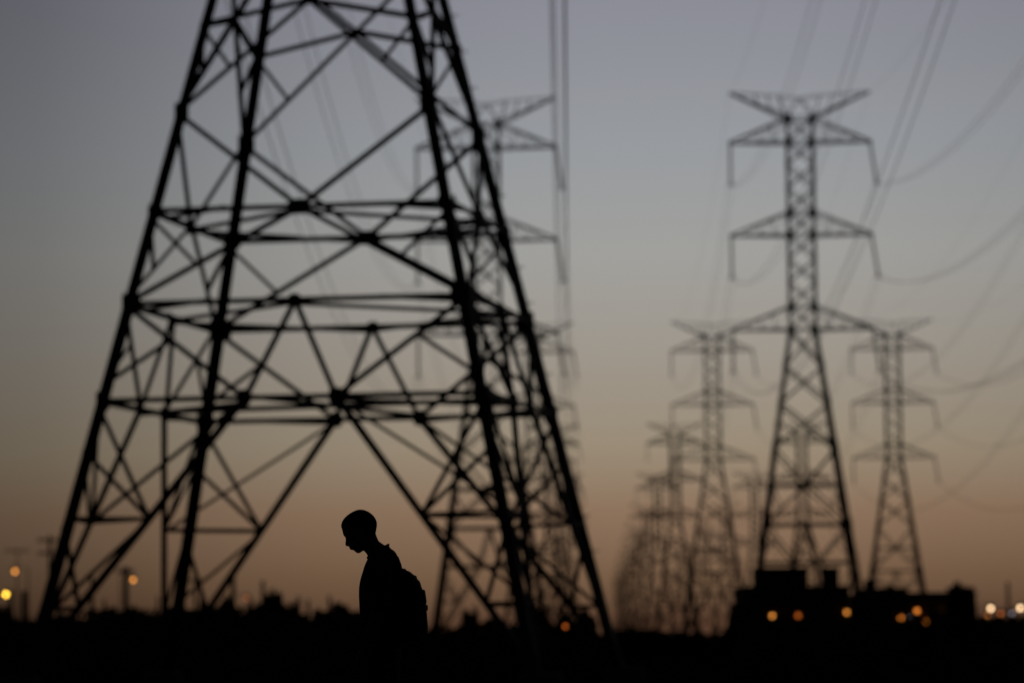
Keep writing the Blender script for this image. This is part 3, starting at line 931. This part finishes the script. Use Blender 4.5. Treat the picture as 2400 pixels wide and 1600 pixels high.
def street_lamp(x, y, D, mat, r, label, arm=-1, dim=.16):
    p = at(x, y, D)
    root = thing('street_lamp', label, 'street lamp', (p.x, D, 0), group='street lamps burning in the distance')
    px = -arm * 1.1
    mb = MB(); mb.tube([(px, 0, -.1), (px, 0, p.z * .6), (px, 0, p.z + .25)], [.09, .07, .05], 10); mb.build('post', STEEL, root, True)
    mb = MB(); mb.tube([(px, 0, p.z + .2), (px * .6, 0, p.z + .38), (0, 0, p.z + .3)], .035, 8); mb.build('arm', STEEL, root, True)
    mb = MB(); mb.tube([(px * .25, 0, p.z + .27), (0, 0, p.z + .25), (-px * .3, 0, p.z + .22)], [.05, .13, .07], 10); mb.build('lamp_head', STEEL, root, True)
    mb = MB(); mb.ball((0, 0, p.z), (r, r, r * 1.1), 12, 8); mb.build('bulb', mat, root, True)
for x, y, D, mat, r, lab, arm in [(35, 1338, 330, SODIUM, .14, 'upper orange street lamp of the two at the left edge', -1), (14, 1392, 330, YELLOWL, .15, 'bright yellow street lamp low at the left edge', -1),
                                  (312, 1358, 330, SODIUM, .13, 'orange street lamp between the first two legs of the near tower', 1), (577, 1400, 360, DIMRED, .10, 'very faint lamp left of the tallest skyline tree', 1),
                                  (1325, 1467, 195, DIMRED, .08, 'single amber lamp under the near tower between its right legs', 1), (2322, 1425, 300, CREAM, .13, 'bright cream street lamp just right of the building', 1),
                                  (2391, 1424, 300, CREAM, .13, 'bright cream street lamp at the right edge', -1), (2345, 1437, 300, DIMRED, .12, 'dim orange lamp low between the two cream street lamps', 1),
                                  (2372, 1436, 300, PALE, .10, 'pale lamp low beside the right edge street lamp', 1), (2316, 1441, 300, AMBER, .08, 'small amber lamp under the cream lamp beside the building', 1),
                                  (1697, 1480, 330, DIMRED, .07, 'faint orange lamp at the skyline left of the building', 1)]:
    street_lamp(x, y, D, mat, r, lab, arm)

# sparse tall weed stalks, themselves unseen, added to fret the lamps behind them
random.seed(21)
wd = MB()
for i in range(420):
    a = at(random.choice((1810, 1871, 1985, 2112, 2149, 2164, 2170, 2219)) + random.gauss(0, 26), 1500, 118); y0 = 118 + random.uniform(-1.6, 1.6); x0 = a.x
    h = random.uniform(1.45, 1.86); bend = Vector((random.gauss(0, .12), random.gauss(0, .12), 0))
    st = [Vector((x0, y0, 0)) + bend * t * t + Vector((0, 0, h * t)) for t in (0, .35, .7, 1)]
    wd.tube(st, [.006, .005, .004, .002], 5)
    for k in range(34):
        t = random.uniform(.35, 1); c = Vector((x0, y0, 0)) + bend * t * t + Vector((random.gauss(0, .09), random.gauss(0, .09), h * t + random.gauss(0, .03)))
        leaf_quad(wd, c, random.uniform(.014, .032))
wo = wd.build('lamp_fret_weeds', LEAF, None, False, False)
wo['label'] = 'sparse tall weed stalks, unseen, added to break up the lamp discs on the low buildings'; wo['category'] = 'lamp_fret_weeds'; wo['kind'] = 'stuff'

# ------------------------------------------------------------------ utility poles
def pole(x, top, D, label, r=.14, arms=0, armw=1.0):
    p = at(x, top, D)
    root = thing('utility_pole', label, 'utility pole', (p.x, D, 0), random.uniform(-.2, .2), 'poles along the skyline')
    mb = MB(); mb.tube([(0, 0, -.1), (.01, 0, p.z * .5), (0, 0, p.z)], [r * 1.15, r, r * .8], 10); mb.build('post', WOOD, root, True)
    for i in range(arms):
        z = p.z - .35 - i * .95
        mb = MB(); mb.box((0, -r - .05, z), (armw * 2, .1, .13)); c = mb.build('cross_arm', WOOD, root)
        for t in (-.85, -.35, .35, .85):
            mb = MB(); mb.tube([(t * armw, -r - .05, z + .05), (t * armw, -r - .05, z + .12), (t * armw, -r - .05, z + .26)], [.03, .08, .05], 8); mb.build('insulator', GLASSY, c, True)
for a in [(117, 1255, 280, 'tall pole with two cross arms beside the near tower leftmost leg', .16, 2, .9), (295, 1327, 240, 'thick pole standing between the first two legs of the near tower', .19, 1, .55), (215, 1338, 230, 'bare pole right of the near tower leftmost leg', .13),
          (25, 1386, 260, 'short pole below the yellow lamp at the left edge', .18), (57, 1384, 260, 'short pole right of the yellow lamp at the left edge', .22), (245, 1404, 260, 'stub pole between the bare pole and the thick pole', .12), (370, 1397, 270, 'short pole just left of the near tower second leg', .10),
          (458, 1350, 300, 'slim pole just right of the near tower second leg', .15, 1, .8), (546, 1348, 300, 'pole rising behind the round dark tree left of the tallest', .22), (616, 1360, 300, 'thin pole at the left shoulder of the tallest skyline tree', .18), (700, 1396, 300, 'short pole right of the tallest skyline tree', .16),
          (722, 1404, 300, 'stub pole halfway between the tallest tree and the man', .16), (772, 1394, 300, 'short pole left of the rounded bush behind the man', .16), (40, 1283, 420, 'faint distant pole with a wide cross arm at the left edge', .07, 1, 1.4), (2362, 1362, 420, 'faint pole between the two cream street lamps', .2)]:
    pole(*a)
